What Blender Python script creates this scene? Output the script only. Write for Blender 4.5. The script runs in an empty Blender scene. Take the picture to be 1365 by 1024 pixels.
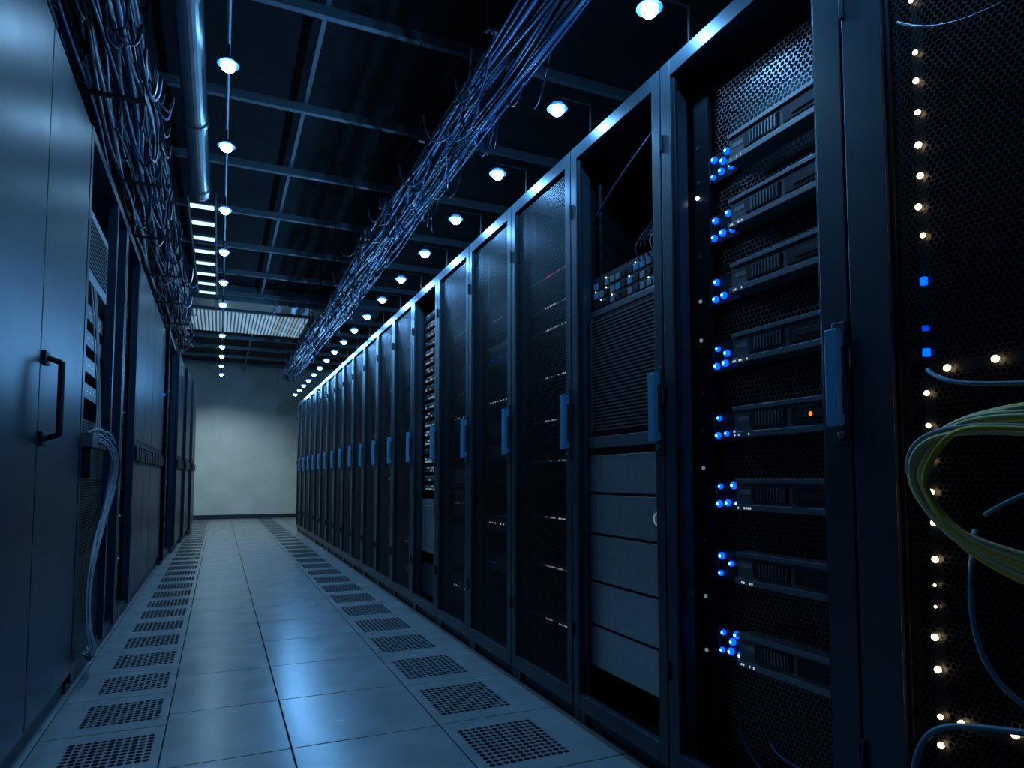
import bpy, math, random
from mathutils import Vector
R = random.Random(7)
sc = bpy.context.scene
try:
    sc.view_settings.view_transform = 'Standard'
    sc.view_settings.look = 'None'
except Exception: pass

# ---------------------------------------------------------------- materials
def pmat(name, col, rough=0.5, metal=0.0, emit=None, es=0.0, noise=0.0, nscale=8.0, bump=0.0, spec=0.5):
    m = bpy.data.materials.new(name); m.use_nodes = True
    nt = m.node_tree; b = nt.nodes['Principled BSDF']
    b.inputs['Base Color'].default_value = (*col, 1)
    b.inputs['Roughness'].default_value = rough
    b.inputs['Metallic'].default_value = metal
    b.inputs['Specular IOR Level'].default_value = spec
    if emit:
        b.inputs['Emission Color'].default_value = (*emit, 1)
        b.inputs['Emission Strength'].default_value = es
    if noise > 0 or bump > 0:
        tc = nt.nodes.new('ShaderNodeTexCoord'); n = nt.nodes.new('ShaderNodeTexNoise')
        n.inputs['Scale'].default_value = nscale; n.inputs['Detail'].default_value = 5
        nt.links.new(tc.outputs['Object'], n.inputs['Vector'])
        if noise > 0:
            mr = nt.nodes.new('ShaderNodeMapRange')
            mr.inputs['To Min'].default_value = max(0, rough-noise); mr.inputs['To Max'].default_value = min(1, rough+noise)
            nt.links.new(n.outputs['Fac'], mr.inputs['Value']); nt.links.new(mr.outputs['Result'], b.inputs['Roughness'])
            mx = nt.nodes.new('ShaderNodeMix'); mx.data_type = 'RGBA'
            mx.inputs[6].default_value = (*[c*0.75 for c in col], 1); mx.inputs[7].default_value = (*[min(1, c*1.25) for c in col], 1)
            nt.links.new(n.outputs['Fac'], mx.inputs[0]); nt.links.new(mx.outputs[2], b.inputs['Base Color'])
        if bump > 0:
            bp = nt.nodes.new('ShaderNodeBump'); bp.inputs['Strength'].default_value = bump; bp.inputs['Distance'].default_value = 0.003
            nt.links.new(n.outputs['Fac'], bp.inputs['Height']); nt.links.new(bp.outputs['Normal'], b.inputs['Normal'])
    return m

def mesh_mat(name, pitch, rad, col, rough=0.4, metal=0.7):
    """perforated sheet: hexagonally packed round holes in the Y-Z plane"""
    m = bpy.data.materials.new(name); m.use_nodes = True
    nt = m.node_tree; N = nt.nodes; L = nt.links
    b = N['Principled BSDF']; out = N['Material Output']
    b.inputs['Base Color'].default_value = (*col, 1); b.inputs['Roughness'].default_value = rough; b.inputs['Metallic'].default_value = metal
    tc = N.new('ShaderNodeTexCoord'); sp = N.new('ShaderNodeSeparateXYZ'); cb = N.new('ShaderNodeCombineXYZ')
    L.new(tc.outputs['Object'], sp.inputs[0]); L.new(sp.outputs['Y'], cb.inputs[0]); L.new(sp.outputs['Z'], cb.inputs[1])
    def vm(op, a, v):
        n = N.new('ShaderNodeVectorMath'); n.operation = op; L.new(a, n.inputs[0])
        if v is not None: n.inputs[1].default_value = v
        return n
    S = 1.0/pitch
    s = vm('MULTIPLY', cb.outputs[0], (S, S, 0)); o = vm('ADD', s.outputs[0], (1000, 1732.0508, 0))
    ds = []
    for off in ((0, 0, 0), (.5, .8660254, 0)):
        a = vm('ADD', o.outputs[0], off); a = vm('MODULO', a.outputs[0], (1, 1.7320508, 1)); a = vm('SUBTRACT', a.outputs[0], (.5, .8660254, 0))
        l = N.new('ShaderNodeVectorMath'); l.operation = 'LENGTH'; L.new(a.outputs[0], l.inputs[0]); ds.append(l.outputs['Value'])
    mn = N.new('ShaderNodeMath'); mn.operation = 'MINIMUM'; L.new(ds[0], mn.inputs[0]); L.new(ds[1], mn.inputs[1])
    lt = N.new('ShaderNodeMath'); lt.operation = 'LESS_THAN'; L.new(mn.outputs[0], lt.inputs[0]); lt.inputs[1].default_value = rad
    tr = N.new('ShaderNodeBsdfTransparent'); mx = N.new('ShaderNodeMixShader')
    L.new(lt.outputs[0], mx.inputs[0]); L.new(b.outputs[0], mx.inputs[1]); L.new(tr.outputs[0], mx.inputs[2]); L.new(mx.outputs[0], out.inputs[0])
    return m

M = {}
M['frame'] = pmat('rack_frame_paint', (.045, .070, .088), .34, .3, noise=.06, nscale=5)
M['panel'] = pmat('rack_panel_black', (.008, .010, .013), .5, .2)
M['inner'] = pmat('rack_inner', (.014, .018, .022), .5, .4)
M['door'] = mesh_mat('door_perforated', .013, .40, (.016, .021, .026), .42, .5)
M['honey'] = mesh_mat('honeycomb_blank', .0165, .43, (.19, .205, .215), .38, .8)
M['handle'] = pmat('handle_blue', (.12, .40, .66), .35, .2)
M['server'] = pmat('server_face', (.07, .085, .095), .4, .6, noise=.05, nscale=20)
M['faceplate'] = pmat('server_faceplate', (.15, .17, .18), .42, .4, noise=.05, nscale=20)
M['server_lt'] = pmat('server_trim', (.24, .27, .29), .35, .7)
M['brush'] = pmat('brushed_panel', (.50, .52, .54), .38, .7, noise=.08, nscale=30)
M['black'] = pmat('black_plastic', (.004, .005, .006), .55)
M['grey'] = pmat('grey_device', (.30, .33, .35), .45, .3)
M['blue'] = pmat('led_blue', (.0, .01, .3), .4, emit=(.0, .09, 1), es=2.2)
M['bluecore'] = pmat('led_blue_core', (.0, .01, .3), .4, emit=(.14, .48, 1), es=6)
M['bluedim'] = pmat('led_blue_dim', (.0, .02, .3), .4, emit=(.0, .07, 1), es=.7)
M['warm'] = pmat('led_warm', (.3, .25, .1), .4, emit=(1, .68, .34), es=7)
M['white'] = pmat('led_white', (.3, .3, .3), .4, emit=(.6, .85, 1), es=5)
M['whitedim'] = pmat('led_white_glow_dim', (.3, .3, .3), .4, emit=(.5, .75, .85), es=.25)
M['whitemid'] = pmat('led_white_glow_mid', (.3, .3, .3), .4, emit=(.55, .8, .9), es=.8)
M['orange'] = pmat('led_orange', (.3, .15, .02), .4, emit=(1, .3, .06), es=1.2)
M['red'] = pmat('led_red', (.3, .05, .02), .4, emit=(1, .12, .03), es=.7)
M['teal'] = pmat('led_teal', (.02, .3, .25), .4, emit=(.05, .8, .6), es=.7)
M['bulb'] = pmat('lamp_bulb', (1, 1, 1), .4, emit=(.28, .66, 1), es=30)
M['halo'] = pmat('lamp_glow_ring', (.02, .1, .5), .4, emit=(.03, .28, 1), es=1.0)  # emissive ring added to imitate the soft bloom around each bulb
M['cab'] = pmat('cabinet_blue_steel', (.011, .028, .050), .36, .1, noise=.06, nscale=3, spec=.3)
M['cabdark'] = pmat('cabinet_dark', (.006, .011, .018), .42, .1, spec=.3)
M['ceil'] = pmat('ceiling_black', (.004, .006, .008), .9)
M['beam'] = pmat('ceiling_beam_steel', (.16, .21, .24), .5, .3)
M['duct'] = pmat('galvanised_duct', (.26, .32, .36), .35, .8, noise=.1, nscale=6)
M['wall'] = pmat('wall_paint', (.72, .74, .70), .8, noise=.05, nscale=2)
M['walldark'] = pmat('wall_paint_dark', (.02, .03, .04), .8)
M['tile'] = pmat('floor_tile_vinyl', (.28, .31, .32), .24, 0, noise=.08, nscale=5, bump=.06)
M['tilegap'] = pmat('floor_gap', (.02, .025, .03), .8)
M['hole'] = pmat('tile_hole', (.004, .005, .006), .9, spec=.1)
M['plinth'] = pmat('rack_plinth', (.02, .028, .035), .5)
M['cable'] = pmat('cable_blue_black', (.005, .011, .025), .28)
M['cablelt'] = pmat('cable_blue', (.020, .062, .14), .33)
M['cablegrey'] = pmat('cable_grey', (.34, .38, .40), .45)
M['yellow'] = pmat('cable_yellow', (.95, .66, .06), .45)
M['ygreen'] = pmat('cable_olive', (.90, .74, .34), .45)
M['tealc'] = pmat('cable_teal', (.08, .24, .32), .4)
M['lum'] = pmat('luminaire_diffuser', (.8, .8, .8), .5, emit=(.6, .88, 1), es=1.4)
M['grille'] = pmat('grille_diffuser', (.8, .8, .8), .5, emit=(.55, .85, 1), es=.28)

# ---------------------------------------------------------------- mesh builder
class MB:
    def __init__(s): s.v = []; s.f = []; s.mi = []; s.mats = []
    def mid(s, k):
        if k not in s.mats: s.mats.append(k)
        return s.mats.index(k)
    def quad(s, pts, mat):
        n = len(s.v); s.v += pts; s.f.append(tuple(range(n, n+len(pts)))); s.mi.append(s.mid(mat))
    def box(s, x0, x1, y0, y1, z0, z1, mat):
        n = len(s.v)
        s.v += [(x0,y0,z0),(x1,y0,z0),(x1,y1,z0),(x0,y1,z0),(x0,y0,z1),(x1,y0,z1),(x1,y1,z1),(x0,y1,z1)]
        for q in ((0,3,2,1),(4,5,6,7),(0,1,5,4),(1,2,6,5),(2,3,7,6),(3,0,4,7)):
            s.f.append(tuple(n+i for i in q)); s.mi.append(s.mid(mat))
    def cyl(s, p0, p1, r, mat, seg=12, r2=None):
        p0 = Vector(p0); p1 = Vector(p1); d = (p1-p0).normalized()
        a = d.orthogonal().normalized(); b = d.cross(a); n = len(s.v); r2 = r if r2 is None else r2
        for p, rr in ((p0, r), (p1, r2)):
            for i in range(seg):
                t = 2*math.pi*i/seg; s.v.append(tuple(p+a*math.cos(t)*rr+b*math.sin(t)*rr))
        for i in range(seg):
            j = (i+1) % seg; s.f.append((n+i, n+j, n+seg+j, n+seg+i)); s.mi.append(s.mid(mat))
        s.f.append(tuple(n+i for i in reversed(range(seg)))); s.mi.append(s.mid(mat))
        s.f.append(tuple(n+seg+i for i in range(seg))); s.mi.append(s.mid(mat))
    def ball(s, c, r, mat, seg=12, rings=8, sz=1.0):
        n = len(s.v); m = s.mid(mat)
        for i in range(rings+1):
            ph = math.pi*i/rings
            for j in range(seg):
                t = 2*math.pi*j/seg
                s.v.append((c[0]+r*math.sin(ph)*math.cos(t), c[1]+r*math.sin(ph)*math.sin(t), c[2]+r*sz*math.cos(ph)))
        for i in range(rings):
            for j in range(seg):
                k = (j+1) % seg
                s.f.append((n+i*seg+j, n+(i+1)*seg+j, n+(i+1)*seg+k, n+i*seg+k)); s.mi.append(m)
    def make(s, name, bevel=0, parent=None, smooth=False):
        me = bpy.data.meshes.new(name); me.from_pydata(s.v, [], s.f)
        for k in s.mats: me.materials.append(M[k])
        me.polygons.foreach_set('material_index', s.mi)
        if smooth: me.polygons.foreach_set('use_smooth', [True]*len(s.f))
        me.update(); o = bpy.data.objects.new(name, me); sc.collection.objects.link(o)
        if bevel:
            b = o.modifiers.new('bevel', 'BEVEL'); b.width = bevel; b.segments = 2; b.limit_method = 'ANGLE'
        if parent: o.parent = parent
        return o

def curve_obj(name, splines, parent=None):
    cu = bpy.data.curves.new(name, 'CURVE'); cu.dimensions = '3D'; cu.bevel_depth = 1.0; cu.bevel_resolution = 2; cu.resolution_u = 5
    mats = []
    for pts, r, mat in splines:
        if mat not in mats: mats.append(mat); cu.materials.append(M[mat])
        sp = cu.splines.new('NURBS'); sp.points.add(len(pts)-1); sp.order_u = 4; sp.use_endpoint_u = True
        for i, p in enumerate(pts):
            sp.points[i].co = (*p, 1); sp.points[i].radius = r
        sp.material_index = mats.index(mat)
    o = bpy.data.objects.new(name, cu); sc.collection.objects.link(o)
    if parent: o.parent = parent
    return o

XF = 1.38; RT = 2.42; W = .63; RD = .95
EDG = [-.32, .38, 1.08, 1.79] + [1.79+W*i for i in range(1, 19)]
XL = -.605; LT = 2.72; YB = 17.5; CZ = 3.75

# ---------------------------------------------------------------- room
m = MB(); m.box(-2.0, 3.0, -2.5, YB, -.12, -.012, 'tilegap')
g = .003
def tiles(x0, x1, ys):
    for a, b in zip(ys[:-1], ys[1:]):
        m.box(x0+g, x1-g, a+g, b-g, -.012, 0, 'tile')
yc = [2.62+.58*i for i in range(-8, 26)] + [YB]
yl = [2.62+.45*i for i in range(-10, 33)] + [YB]
yr = [2.08+.545*i for i in range(-8, 28)] + [YB]
tiles(-2.0, XL, yc); tiles(XL, -.17, yl); tiles(-.17, .27, yc); tiles(.27, .84, yc); tiles(.84, XF+.02, yr); tiles(XF+.02, 3.0, yc)
m.make('floor', bevel=.0012)

m = MB()
def perf(x0, x1, y0, y1, nx, ny):
    dx = (x1-x0)/nx; dy = (y1-y0)/ny; r = min(dx, dy)*.40
    for i in range(nx):
        for j in range(ny):
            cx = x0+dx*(i+.5); cy = y0+dy*(j+.5)
            m.quad([(cx+r*1.1*math.cos(t*math.pi/4), cy+r*math.sin(t*math.pi/4), .0012) for t in range(8)], 'hole')
for a, b in zip(yl[:-1], yl[1:]):
    if b-a > .4: perf(-.49, -.20, a+.085, b-.085, 11, 9)
for a, b in zip(yr[:-1], yr[1:]):
    if b-a > .4: perf(.88, 1.20, a+.09, b-.09, 12, 12)
m.make('perforated_floor_vents')

m = MB(); m.box(-2.0, 3.0, -2.5, YB, CZ, CZ+.1, 'ceil'); m.make('ceiling')
m = MB(); m.box(-2.0, 3.0, YB, YB+.1, -.12, CZ, 'wall'); m.make('wall_back')
m = MB(); m.box(-2.1, -2.0, -2.5, YB, -.12, CZ, 'walldark'); m.make('wall_left')
m = MB(); m.box(3.0, 3.1, -2.5, YB, -.12, CZ, 'walldark'); m.make('wall_right')
m = MB(); m.box(-2.0, 3.0, -2.6, -2.5, -.12, CZ, 'walldark'); m.make('wall_front')
m = MB(); m.box(-2.0, 3.0, YB-.02, YB, 0, .10, 'plinth'); m.make('baseboard_back', bevel=.004)

# ceiling grid of beams
m = MB()
y = -.55
while y < YB-.2:
    m.box(-1.98, 2.98, y-.02, y+.02, 3.56, 3.62, 'beam'); y += 1.05
for x in (-.85, .49, 1.75):
    m.box(x-.014, x+.014, -2.45, YB-.02, 3.62, 3.66, 'beam')
for x in (-.85, .49, 1.75):
    y = -.55
    while y < YB-.2:
        m.cyl((x, y, 3.66), (x, y, CZ), .006, 'beam', 6); y += 2.1
m.make('ceiling_support_grid', bevel=.002)

m = MB(); m.box(.28, .52, 3.2, 3.45, 3.66, 3.74, 'duct'); m.box(.31, .49, 3.23, 3.42, 3.645, 3.66, 'panel')
for i in range(5): m.box(.315+i*.036, .33+i*.036, 3.23, 3.42, 3.635, 3.645, 'duct')
m.make('ceiling_vent', bevel=.003)

m = MB(); m.box(-1.4, 2.2, 10.05, 10.5, 3.50, 3.74, 'duct')
for x in (-.9, -.1, .7, 1.5): m.box(x-.02, x+.02, 10.03, 10.52, 3.485, 3.745, 'beam')
m.make('air_duct', bevel=.006)
m = MB(); m.box(-.62, 1.30, 10.75, 12.3, 3.52, 3.55, 'beam')
n = 34
for i in range(n):
    x = -.58+1.84*i/n
    m.box(x, x+.030, 10.8, 12.25, 3.505, 3.52, 'grille')
m.make('ceiling_light_grille')

# ---------------------------------------------------------------- racks
def rack_shell(y0, y1, st=.045, lst=None):
    m = MB(); e = .004; lst = lst or st     # lst: width of the far (high-Y) stile
    a, b = y0+e, y1-e
    m.box(XF, XF+RD, a, a+.012, .10, RT-.03, 'panel'); m.box(XF, XF+RD, b-.012, b, .10, RT-.03, 'panel')
    m.box(XF+RD-.01, XF+RD, a, b, .10, RT-.03, 'panel')
    m.box(XF, XF+RD, a, b, RT-.04, RT, 'frame'); m.box(XF+.01, XF+RD, a, b, 0, .06, 'plinth'); m.box(XF, XF+RD, a, b, .06, .10, 'inner')
    for yy, w in ((a, .035), (b-lst+.005, lst-.005)):
        m.box(XF-.004, XF+.04, yy, yy+w, .0, RT-.03, 'frame')
    for yy in (a, b-.035): m.box(XF+RD-.05, XF+RD-.01, yy, yy+.035, .1, RT-.03, 'inner')
    for yy in (a+.05, b-.07):
        m.box(XF+.07, XF+.085, yy, yy+.022, .12, RT-.06, 'inner')
        z = .16
        while z < RT-.1:
            m.box(XF+.067, XF+.0705, yy+.007, yy+.015, z, z+.009, 'black'); z += .045
    d0, d1 = XF-.034, XF-.006
    m.box(d0, d1, a, a+st, .07, RT-.02, 'frame'); m.box(d0, d1, b-lst, b, .07, RT-.02, 'frame')
    m.box(d0, d1, a+st, b-lst, RT-.075, RT-.02, 'frame'); m.box(d0, d1, a+st, b-lst, .07, .13, 'frame')
    m.box(d0+.010, d1-.004, a+st, a+st+.012, .13, RT-.075, 'panel'); m.box(d0+.010, d1-.004, b-lst-.012, b-lst, .13, RT-.075, 'panel')
    m.box(d0-.006, d0, a+.004, a+.041, 1.08, 1.37, 'frame')
    m.box(d0-.034, d0-.018, a+.005, a+.039, 1.12, 1.35, 'handle')
    m.box(d0-.020, d0-.004, a+.010, a+.033, 1.31, 1.345, 'handle'); m.box(d0-.020, d0-.004, a+.010, a+.033, 1.125, 1.15, 'handle')
    m.cyl((d0-.012, a+.02, 1.10), (d0-.003, a+.02, 1.10), .009, 'server_lt', 10)
    for z in (.35, 1.25, 2.1): m.cyl((d0-.004, b-.004, z), (d0-.004, b-.004, z+.06), .006, 'inner', 8)
    return m, a, b

def dots(m, x, ya, yb, z, n, mat, s=.0022):
    for i in range(n):
        if R.random() < .25: continue
        yy = ya+(yb-ya)*(i+.5)/n
        m.box(x-.002, x, yy-s, yy+s, z-s, z+s, mat)

for k in range(-1, len(EDG)-2):
    y0, y1 = EDG[k+1], EDG[k+2]
    st, lst = {-1: (.045, .045), 0: (.07, .10), 1: (.075, .05)}.get(k, (.045, .045))
    m, a, b = rack_shell(y0, y1, st, lst)
    if k not in (1, 2, 6):
        m.quad([(XF-.018, a+st, .13), (XF-.018, b-lst, .13), (XF-.018, b-lst, RT-.075), (XF-.018, a+st, RT-.075)], 'door')
    if k == 3:
        for z in (1.98, 1.83, 1.716, 1.486, 1.276, 1.084, .816, .586, .337):
            m.box(XF+.06, XF+.6, a+.045, b-.045, z-.012, z, 'server')
            dots(m, XF+.058, a+.06, b-.2, z-.005, 22, 'red' if z > 1.9 else 'whitemid', .003)  # shelf dots given a glow so they read behind the dark mesh
    elif k == 6:
        z = .9
        while z < 2.2:
            m.box(XF+.05, XF+.5, a+.05, b-.05, z, z+.05, 'server')
            for i in range(13):
                yy = a+.08+i*.035
                m.box(XF+.042, XF+.05, yy, yy+.022, z+.008, z+.02, 'whitedim' if R.random() < .5 else 'server_lt')  # some ports given a faint glow to look brightly lit
                if R.random() < .7: m.box(XF+.042, XF+.05, yy, yy+.022, z+.028, z+.04, 'grey' if R.random() < .8 else 'whitedim')
            z += .068
        m.box(XF+.04, XF+.6, a+.05, b-.05, .45, .84, 'grey'); m.box(XF+.036, XF+.04, a+.09, b-.09, .5, .79, 'brush')
        m.box(XF+.04, XF+.6, a+.05, b-.05, .14, .36, 'server')
    elif k > 3:
        z = .2
        while z < 2.1:
            hh = R.choice([.045, .09, .18, .09])
            if R.random() < .6:
                m.box(XF+.07, XF+.7, a+.05, b-.05, z, z+hh-.006, R.choice(['server', 'server', 'inner', 'server_lt']))
                if R.random() < .55: dots(m, XF+.07, a+.07, b-.07, z+hh*.5, 12, R.choice(['whitemid', 'whitedim', 'bluedim', 'whitemid']), .0035)
            z += hh+R.choice([0, 0, .045])
    m.make('server_rack', bevel=.0025)

# --- storage array in the rack with open front (k=2)
ya, yb = 1.79+.055, 2.42-.055
m = MB()
zz = [(.245, .40), (.412, .575), (.587, .765), (.777, .93), (.942, 1.09)]
for z0, z1 in zz:
    m.box(XF+.02, XF+.75, ya, yb, z0, z1, 'brush'); m.box(XF+.03, XF+.7, ya+.01, yb-.01, z0-.011, z0, 'black')
m.box(XF+.03, XF+.75, ya, yb, 1.093, 1.15, 'black'); m.box(XF+.012, XF+.03, ya, yb, 1.12, 1.165, 'server_lt')
for i in range(20):
    t = 2*math.pi*i/20; t2 = 2*math.pi*(i+1)/20; c = (ya+.06, .855)
    m.cyl((XF+.018, c[0]+.022*math.cos(t), c[1]+.022*math.sin(t)), (XF+.018, c[0]+.022*math.cos(t2), c[1]+.022*math.sin(t2)), .0022, 'whitedim', 6)
m.box(XF+.016, XF+.02, ya+.055, ya+.062, .845, .868, 'whitedim')
m.make('storage_array', bevel=.003)
m = MB()
m.box(XF+.03, XF+.75, ya, yb, 1.175, 1.66, 'panel'); m.box(XF+.02, XF+.03, ya, ya+.02, 1.175, 1.66, 'server_lt'); m.box(XF+.02, XF+.03, yb-.02, yb, 1.175, 1.66, 'server_lt')
z = 1.19
while z < 1.65:
    m.box(XF+.022, XF+.03, ya+.02, yb-.02, z, z+.006, 'server_lt'); z += .014
m.make('vented_power_unit')
m = MB()
m.box(XF+.04, XF+.6, ya, yb, 1.67, 1.83, 'server'); m.box(XF+.03, XF+.04, ya, yb, 1.665, 1.69, 'server_lt')
for i in range(12):
    for j in range(3):
        m.box(XF+.034, XF+.04, ya+.02+i*.041, ya+.05+i*.041, 1.70+j*.04, 1.725+j*.04, R.choice(['black', 'grey', 'black', 'handle']))
        if R.random() < .15: m.box(XF+.031, XF+.034, ya+.03+i*.041, ya+.036+i*.041, 1.726+j*.04, 1.731+j*.04, 'white')
m.make('network_switch', bevel=.002)
sp = []
for i in range(5):
    y = ya+.04+.03*i
    sp.append(([(XF+.03, y, 1.80), (XF+.0, y, 1.84), (XF+.02, y+.01, 1.88), (XF+.05, ya+.03, 1.88+.02*i), (XF+.06, ya+.02+.003*i, 2.05), (XF+.07, ya+.02+.003*i, 2.3)], .003, R.choice(['cablegrey', 'cable', 'cablelt'])))
sp.append(([(XF+.05, yb-.02, 2.1), (XF+.04, yb-.16, 2.17), (XF+.04, ya+.16, 2.24), (XF+.05, ya+.04, 2.29)], .005, 'cablelt'))
curve_obj('patch_cable_bundle', sp)

# --- servers in near rack (k=1)
sa, sb = 1.08+.085, 1.79-.13
m = MB()
m.box(XF+.06, XF+.075, sb, 1.79-.02, .12, RT-.05, 'inner')
for z in (2.10, 1.98, 1.73, 1.58, 1.45, 1.27, 1.15, 1.03, .80, .62, .45):
    m.cyl((XF+.056, sb+.05, z), (XF+.06, sb+.05, z), .006, 'whitedim' if R.random() < .6 else 'server_lt', 10)
m.cyl((XF+.054, sb+.055, 1.93), (XF+.06, sb+.055, 1.93), .006, 'white', 10)
m.quad([(XF+.085, sa, .12), (XF+.085, sb, .12), (XF+.085, sb, RT-.06), (XF+.085, sa, RT-.06)], 'honey')
m.box(XF+.14, XF+.15, sa, sb, .12, RT-.06, 'black')
m.make('honeycomb_blanking_panel')
for n, z in enumerate((2.0, 1.8, 1.6, 1.385, 1.165, .95, .735, .50)):
    m = MB(); h = .046
    m.box(XF+.028, XF+.084, sa, sb-.13, z-h, z+h, 'faceplate')
    m.box(XF+.020, XF+.028, sa, sb-.13, z+h-.012, z+h, 'server_lt'); m.box(XF+.016, XF+.028, sa, sb-.13, z-h, z-h+.016, 'server_lt')
    m.box(XF+.023, XF+.028, sa+.02, sa+.15, z-.020, z+.024, 'inner')
    m.box(XF+.020, XF+.023, sa+.04, sa+.12, z-.008, z+.010, 'black')
    m.box(XF+.023, XF+.028, sa+.17, sa+.30, z-.020, z+.024, 'black')
    for j in range(9): m.box(XF+.021, XF+.023, sa+.175+j*.012, sa+.180+j*.012, z-.016, z+.020, 'server_lt')
    m.box(XF+.0265, XF+.028, sb-.19, sb-.145, z+.0, z+.014, 'grey')
    m.box(XF+.062, XF+.084, sb-.128, sb-.004, z-.052, z+.040, 'panel')
    m.box(XF+.056, XF+.062, sb-.012, sb-.004, z-.05, z+.038, 'server')
    for yy, zo in ((sb-.030, .022), (sb-.088, .026), (sb-.024, -.032), (sb-.062, -.028), (sb-.105, -.03), (sb-.07, .002)):
        if R.random() < .15: continue
        rr = R.choice([.0110, .0105, .0085]); m.ball((XF+.057, yy, z+zo), rr, 'blue', 12, 8); m.ball((XF+.057-rr*.72, yy-.001, z+zo), rr*.46, 'bluecore', 8, 6)
    if n == 4: m.cyl((XF+.018, sa+.08, z+.001), (XF+.020, sa+.08, z+.001), .006, 'orange', 8)
    if n == 0: m.ball((XF+.046, sb-.14, z+.02), .006, 'teal', 8, 6)
    if n in (2, 5, 6): m.ball((XF+.022, sa+.035, z+.03), .003, 'white', 8, 6)
    for j in range(8):
        if R.random() < .5: m.box(XF+.014, XF+.016, sb-.2+j*.008, sb-.197+j*.008, z-h+.004, z-h+.010, 'whitemid')
    m.make('rack_server', bevel=.0015)
sp = [([(XF+.05, sb-.2, .3), (XF+.02, sb-.25, .22), (XF+.03, sa+.1, .28), (XF+.04, sa+.06, .16), (XF+.05, sa+.05, .12)], .004, 'cablelt'),
      ([(XF+.05, sb-.1, .3), (XF+.03, sb-.12, .2), (XF+.04, sb-.2, .15), (XF+.05, sa+.1, .12)], .004, 'cablelt')]
curve_obj('rack_floor_cable', sp)

# --- nearest rack (k=0): indicator string + hanging cables
SX = XF-.026; sy = .905
def zt(z): return 1+(z-1)*.948
m = MB()
m.box(XF-.016, XF-.008, sy-.012, sy+.012, .2, 2.25, 'panel')
for z in (2.035+.06, 1.968, 1.902, 1.827, 1.751, 1.679, 1.61, 1.542, 1.187, 1.115, 1.036, .968, .901, .822, .654, .586, .487, .427):
    r = R.uniform(.0044, .0070); m.ball((SX, sy+R.uniform(-.004, .004), zt(z)), r, 'warm', 10, 8)
for z in (.766, .72): m.ball((SX, sy, zt(z)), .003, 'warm', 8, 6)
for z in (1.439, 1.278): m.box(SX-.003, SX+.008, sy-.005, sy+.005, zt(z)-.008, zt(z)+.008, 'blue')
m.box(SX-.002, SX+.008, sy-.005, sy+.005, 1.31, 1.32, 'bluedim')
m.make('indicator_light_strip')
m = MB()
for yy, z in ((.862, 1.236), (.77, 1.24), (.862, .487), (.765, .50)): m.ball((SX, yy, zt(z)), .0070, 'warm', 10, 8)
m.box(XF-.016, XF-.008, .6, .88, 1.215, 1.24, 'panel'); m.box(XF-.016, XF-.008, .6, .88, .50, .525, 'panel')
m.make('indicator_light_panel')
sp = []
cols = ['yellow', 'ygreen', 'ygreen', 'cablegrey', 'yellow', 'ygreen', 'yellow', 'ygreen', 'yellow', 'ygreen', 'cablegrey', 'yellow', 'ygreen']
for i in range(13):
    t = i/12.0; q = (t-.5)*.085+R.uniform(-.01, .01); u = R.uniform(-.030, .030); v = R.uniform(-.03, .03)
    sp.append(([(1.33, .40, 1.10-q), (1.29, .58, 1.10-q*.9+v*.3), (1.27-.02*t, .74, 1.115-q*.5+v*.4), (1.26-.02*t, .83+u, 1.085+v*.3), (1.25-.01*t, .872+u*.6, 1.02+u), (1.26, .862+u*.8, .96+v*.5), (1.27, .81+v*.6, .90-t*.03), (1.28, .70, .865-t*.04+u*.5), (1.30, .58, .85-t*.08), (1.34, .40, .85-t*.13)], .0050, cols[i]))
sp.append(([(1.32, .88, 1.22), (1.28, .83, 1.19), (1.28, .78, 1.17), (1.30, .6, 1.16), (1.34, .45, 1.15)], .0045, 'tealc'))
sp.append(([(1.32, .80, .90), (1.27, .78, .84), (1.26, .78, .76), (1.26, .76, .66), (1.27, .70, .60), (1.3, .60, .56), (1.34, .5, .54)], .005, 'tealc'))
sp.append(([(1.32, .78, .93), (1.28, .72, .96), (1.29, .64, 1.0), (1.34, .5, 1.06)], .0045, 'tealc'))
sp.append(([(1.32, .91, .02), (1.27, .92, .3), (1.27, .91, .45), (1.27, .86, .53), (1.28, .76, .55), (1.30, .64, .57), (1.34, .5, .62)], .006, 'tealc'))
sp.append(([(1.34, .93, 2.0), (1.32, .83, 1.9), (1.31, .73, 1.86), (1.33, .5, 1.9)], .003, 'cable'))
curve_obj('yellow_patch_cable_loop', sp)

# ---------------------------------------------------------------- lamps on rack tops
for k in range(-2, 18):  # first two lamps carry the row out of view, added to light the near cables
    y = 1.71+.645*k; x = 1.25; z = 2.53
    m = MB()
    m.cyl((XF+.03, y, RT), (XF+.03, y, z+.06), .005, 'black', 8); m.cyl((XF+.03, y, z+.055), (x, y, z+.055), .005, 'black', 8)
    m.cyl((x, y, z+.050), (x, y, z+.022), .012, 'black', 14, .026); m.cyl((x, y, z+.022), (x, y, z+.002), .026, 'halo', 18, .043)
    m.ball((x, y, z-.002), .029, 'bulb', 14, 10, .85)
    o = m.make('rack_lamp', smooth=False)
    L = bpy.data.lights.new('rack_lamp_light', 'POINT'); L.energy = 8.0; L.color = (.15, .47, 1); L.shadow_soft_size = .015
    lo = bpy.data.objects.new('rack_lamp_light', L); lo.location = (x-.05, y, z-.035); sc.collection.objects.link(lo); lo.parent = o

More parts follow.
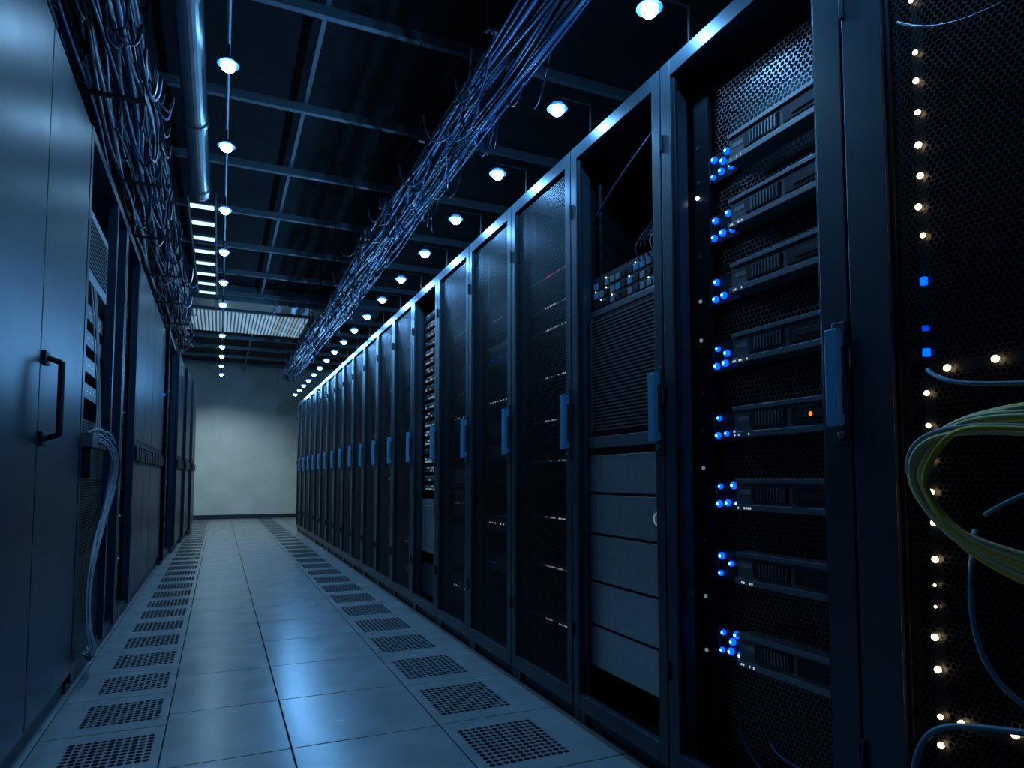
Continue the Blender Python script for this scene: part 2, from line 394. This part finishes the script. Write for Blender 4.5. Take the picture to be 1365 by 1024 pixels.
CX = -.01
m = MB(); m.cyl((CX, -2.45, 3.44), (CX, YB-.05, 3.44), .012, 'duct', 8)
y = -1.6
while y < YB: m.cyl((CX, y, 3.45), (CX, y, 3.56), .005, 'beam', 6); y += 1.05
m.make('lamp_conduit')
for y in (2.8, 3.9, 4.9, 6.1, 7.25, 8.4, 9.5, 11.6, 12.6, 13.6, 14.8, 16.0):
    m = MB(); cx = CX
    m.cyl((cx, y, 3.425), (cx, y, 3.35), .007, 'black', 8); m.cyl((cx, y, 3.352), (cx, y, 3.330), .016, 'black', 14, .034)
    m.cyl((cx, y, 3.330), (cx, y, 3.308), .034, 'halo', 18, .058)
    m.ball((cx, y, 3.303), .041, 'bulb', 14, 10, .85)
    o = m.make('pendant_lamp')
    L = bpy.data.lights.new('pendant_lamp_light', 'SPOT'); L.spot_size = math.radians(150); L.spot_blend = .7
    L.energy = 20 if y < 10 else 34; L.color = (.28, .60, 1) if y < 10 else (.62, .88, 1); L.shadow_soft_size = .03
    if y > 14: L.energy = 75
    lo = bpy.data.objects.new('pendant_lamp_light', L); lo.location = (cx, y, 3.24); sc.collection.objects.link(lo); lo.parent = o

# ladder luminaire
m = MB()
m.box(-.31, -.30, 6.1, 9.4, 3.38, 3.42, 'beam'); m.box(-.09, -.08, 6.1, 9.4, 3.38, 3.42, 'beam')
for i in range(8):
    y = 6.25+i*.42
    m.box(-.30, -.09, y, y+.10, 3.385, 3.41, 'duct'); m.box(-.29, -.10, y+.015, y+.085, 3.375, 3.385, 'lum')
for y in (6.4, 9.1):
    for x in (-.305, -.085): m.cyl((x, y, 3.41), (x, y, 3.56), .005, 'beam', 6)
m.make('ladder_luminaire', bevel=.002)

# big pipe
m = MB()
m.cyl((-.20, -2.4, 3.36), (-.20, 5.9, 3.36), .072, 'duct', 24)
for y in (.5, 2.0, 3.4, 4.7, 5.8): m.cyl((-.20, y-.02, 3.36), (-.20, y+.02, 3.36), .082, 'duct', 24)
pp = [(-.20, 5.9+.16*math.sin(t), 3.36+.16*(1-math.cos(t))) for t in [i*math.pi/12 for i in range(7)]]
for p, q in zip(pp[:-1], pp[1:]): m.cyl(p, q, .072, 'duct', 24)
m.cyl(pp[-1], (-.20, 6.06, CZ), .072, 'duct', 24)
m.cyl((-.45, -2.4, 3.48), (-.45, 9.8, 3.48), .028, 'duct', 14); m.cyl((-.53, -2.4, 3.5), (-.53, 9.8, 3.5), .016, 'duct', 10)
m.make('ceiling_pipe', smooth=False)

# ---------------------------------------------------------------- cables overhead
def bundle(xc, zc, wx, wz, ya, yb, n, step, rr, mats, wob):
    out = []
    for i in range(n):
        ox = R.uniform(-wx, wx); oz = R.uniform(-wz, wz); pts = []; y = ya+R.uniform(-.3, .3)
        while y < yb:
            ox += R.uniform(-wob, wob); oz += R.uniform(-wob, wob)
            ox = max(-wx, min(wx, ox)); oz = max(-wz, min(wz, oz))
            pts.append((xc+ox, y, zc+oz)); y += step*R.uniform(.7, 1.3)
        out.append((pts, R.uniform(*rr), R.choice(mats)))
    return out
def loops(xc, zc, wx, ya, yb, n, drop, rr, mats):
    out = []
    for i in range(n):
        y = R.uniform(ya, yb); x = xc+R.uniform(-wx, wx); l = R.uniform(.15, .45); d = R.uniform(.3, 1)*drop; x2 = x+R.uniform(-.12, .12)
        out.append(([(x, y, zc+.06), (x+R.uniform(-.04, .04), y+l*.15, zc-d*.6), ((x+x2)/2, y+l*.5, zc-d), (x2, y+l*.85, zc-d*.5), (x2, y+l, zc+.07)], R.uniform(*rr), R.choice(mats)))
    return out
sp = bundle(1.19, 2.91, .14, .06, -1, 13, 32, .6, (.005, .011), ['cable', 'cable', 'cablelt', 'cable'], .04)
sp += loops(1.15, 2.90, .16, 2.2, 13, 200, .22, (.003, .006), ['cable', 'cable', 'cable', 'cablelt'])
curve_obj('overhead_cable_bundle', sp)
m = MB(); y = .5
while y < 13.1:
    m.box(1.02, 1.36, y-.012, y+.012, 2.965, 2.98, 'inner')
    for x in (1.03, 1.35): m.cyl((x, y, 2.98), (x, y, 3.56), .005, 'inner', 6)
    if not 9.5 < y+1.05 < 12.5: y += 1.05
    else: y = 13.2
m.make('cable_hanger')

sp = bundle(-.64, 3.10, .22, .22, -1, 11.5, 60, .5, (.006, .018), ['cablelt', 'cable', 'cablelt', 'cable', 'duct'], .07)
sp += loops(-.60, 3.02, .26, 1.5, 11, 190, .22, (.005, .009), ['cable', 'cablelt', 'cable'])
curve_obj('overhead_cable_bundle', sp)
m = MB(); y = .5
while y < 9.8:
    m.box(-.92, -.38, y-.012, y+.012, 3.33, 3.35, 'inner')
    m.box(-.92, -.38, y-.012, y+.012, 2.86, 2.875, 'inner')
    for x in (-.91, -.39): m.cyl((x, y, 2.86), (x, y, 3.56), .006, 'inner', 6)
    y += 1.05
m.make('cable_hanger')

# ---------------------------------------------------------------- left row
DY = -.13
def cabinet(y0, y1, doors, split=None, mat='cab', dx=0.0):
    m = MB(); XB = XL-.95; F = XL+dx
    m.box(XB, F-.02, y0+.004, y1-.004, .08, LT, 'cabdark'); m.box(XB, F-.03, y0+.004, y1-.004, 0, .08, 'plinth')
    w = (y1-y0-.012)/doors
    for i in range(doors):
        a = y0+.006+w*i+.004; b = a+w-.008
        if split:
            m.box(F-.02, F, a, b, .10, split-.10, mat); m.box(F-.02, F, a, b, split+.10, LT-.02, mat)
            for j in range(4): m.box(F-.018, F+.018, a+.02+j*(b-a-.04)/4, a+.01+(j+.75)*(b-a-.04)/4, split-.07, split+.05-.02*(j % 2), 'cabdark')
            m.box(F-.016, F-.006, a, b, split-.1, split+.1, 'black')
        else:
            m.box(F-.02, F, a, b, .10, LT-.02, mat)
    return m
def openrack(y0, y1, dx=0.0):
    """open-fronted rack filled with equipment"""
    m = MB(); XB = XL-.95; F = XL+dx; a, b = y0+.004, y1-.004
    m.box(XB, XB+.01, a, b, .05, LT, 'panel'); m.box(XB, F-.01, a, a+.012, .05, LT, 'panel'); m.box(XB, F-.01, b-.012, b, .05, LT, 'panel')
    m.box(XB, F, a, b, LT-.05, LT, 'cab'); m.box(XB, F-.02, a, b, 0, .08, 'plinth'); m.box(F-.22, F-.21, a, b, .08, LT-.05, 'black')
    for yy in (a, b-.05): m.box(F-.05, F, yy, yy+.05, .05, LT-.05, 'cab')
    z = .2
    while z < 2.5:
        hh = R.choice([.07, .12, .18])
        if R.random() < .75:
            m.box(F-.20, F-.07, a+.05, b-.05, z, z+hh, R.choice(['server', 'inner', 'server_lt', 'server']))
            if R.random() < .7: dots(m, F-.066, a+.08, b-.08, z+hh*.5, 9, R.choice(['bluedim', 'whitemid', 'whitedim']), .004)
        z += hh+.02
    return m
cabinet(.6, 2.2+DY, 2).make('equipment_cabinet', bevel=.006)
m = cabinet(2.2+DY, 3.8+DY, 2)
hy = 3.04+DY
m.box(XL, XL+.012, hy-.02, hy+.055, 1.42, 1.47, 'black'); m.box(XL, XL+.012, hy-.02, hy+.055, 1.12, 1.17, 'black')
m.cyl((XL, hy+.02, 1.45), (XL+.055, hy+.02, 1.43), .011, 'black'); m.cyl((XL+.055, hy+.02, 1.435), (XL+.055, hy+.02, 1.155), .012, 'black'); m.cyl((XL+.055, hy+.02, 1.16), (XL, hy+.02, 1.14), .011, 'black')
m.make('equipment_cabinet', bevel=.006)
m = MB(); a, b = 3.81+DY, 5.2+DY; XB = XL-.95
m.box(XB, XB+.01, a, b, .05, LT, 'panel'); m.box(XB, XL-.01, a, a+.012, .05, LT, 'panel'); m.box(XB, XL-.01, b-.012, b, .05, LT, 'panel')
m.box(XB, XL, a, b, LT-.05, LT, 'cab'); m.box(XB, XL-.02, a, b, 0, .08, 'plinth')
for yy in (a, 4.72+DY, b-.06): m.box(XL-.05, XL, yy, yy+.05, .05, LT-.05, 'cab')
c0 = 3.88+DY
m.quad([(XL-.03, c0, .1), (XL-.03, c0+.8, .1), (XL-.03, c0+.8, 1.30), (XL-.03, c0, 1.30)], 'honey'); m.box(XL-.2, XL-.19, a+.02, b-.02, .1, 2.6, 'black')
m.box(XL-.16, XL-.02, c0, c0+.66, 2.0, 2.36, 'grey')
for j in range(12): m.box(XL-.020, XL-.014, c0+.03, c0+.63, 2.06+j*.022, 2.07+j*.022, 'inner')
for z in (1.42, 1.56, 1.70, 1.84): m.box(XL-.16, XL-.05, c0, c0+.78, z, z+.08, 'server'); dots(m, XL-.046, c0+.05, c0+.7, z+.04, 14, 'whitemid', .003)
m.box(XL-.10, XL+.04, c0, c0+.4, 1.15, 1.22, 'server_lt'); m.box(XL-.10, XL+.03, c0+.02, c0+.38, 1.00, 1.15, 'inner')
for z in (.4, .8, 1.2, 1.6, 2.0): m.box(XL-.16, XL-.05, c0+.93, b-.08, z, z+.12, 'server'); dots(m, XL-.046, c0+.95, b-.1, z+.08, 6, 'bluedim', .005)
m.make('open_network_rack', bevel=.003)
sp = []
for i in range(18):
    q = DY+R.uniform(-.09, .09); p = R.uniform(-.04, .04); o = i*.007
    sp.append(([(XL-.06, 4.05+q, 1.17), (XL+.03, 4.10+q, 1.24+p), (XL+.06+o*.3, 4.24+q, 1.20+p), (XL+.06+o*.3, 4.30+q+o, 1.02), (XL+.05, 4.22+q+o, .82), (XL+.035, 4.04+q, .62+p), (XL+.03, 3.96+q*.6+DY*.4, .42), (XL+.04, 3.96+q*.6+DY*.4, .22), (XL+.07, 4.0+q, .10+abs(p)), (XL+.02, 4.18+q, .06+abs(p)), (XL-.02, 4.3+q, .09)], R.uniform(.0035, .0055), R.choice(['cablegrey', 'cablegrey', 'cablelt'])))
for t in (0, .05, -.08):
    sp.append(([(XL-.02, 4.0+t, 2.0), (XL+.0, 4.02+t, 1.8), (XL+.01, 3.95+t, 1.6), (XL+.02, 4.06+t*.5, 1.4), (XL+.02, 4.02+t, 1.2)], .0035, 'cablegrey'))
curve_obj('hanging_cable_bundle', sp)
openrack(5.2+DY, 5.85).make('open_equipment_rack', bevel=.003)
cabinet(5.85, 7.2, 2, split=1.2).make('equipment_cabinet', bevel=.006)
m = cabinet(7.2, 8.6, 2, split=1.2); m.ball((XL+.004, 8.5, 1.95), .014, 'blue', 8, 6); m.make('equipment_cabinet', bevel=.006)
openrack(8.6, 9.9, dx=.04).make('open_equipment_rack', bevel=.003)
for i, y in enumerate((9.9, 11.4, 12.9)): cabinet(y, y+1.5, 2, split=1.2, dx=.08+.04*i).make('equipment_cabinet', bevel=.006)

# ---------------------------------------------------------------- world, camera
w = bpy.data.worlds.new('world'); sc.world = w; w.use_nodes = True
w.node_tree.nodes['Background'].inputs[0].default_value = (.1, .3, .6, 1); w.node_tree.nodes['Background'].inputs[1].default_value = .003
cam = bpy.data.cameras.new('camera'); co = bpy.data.objects.new('camera', cam); sc.collection.objects.link(co)
cam.sensor_width = 36; cam.lens = 23.2; cam.shift_y = .052; cam.clip_start = .05
co.location = (0, 0, 1.0); co.rotation_euler = (math.radians(90+3.5), 0, math.radians(-23.9))
sc.camera = co
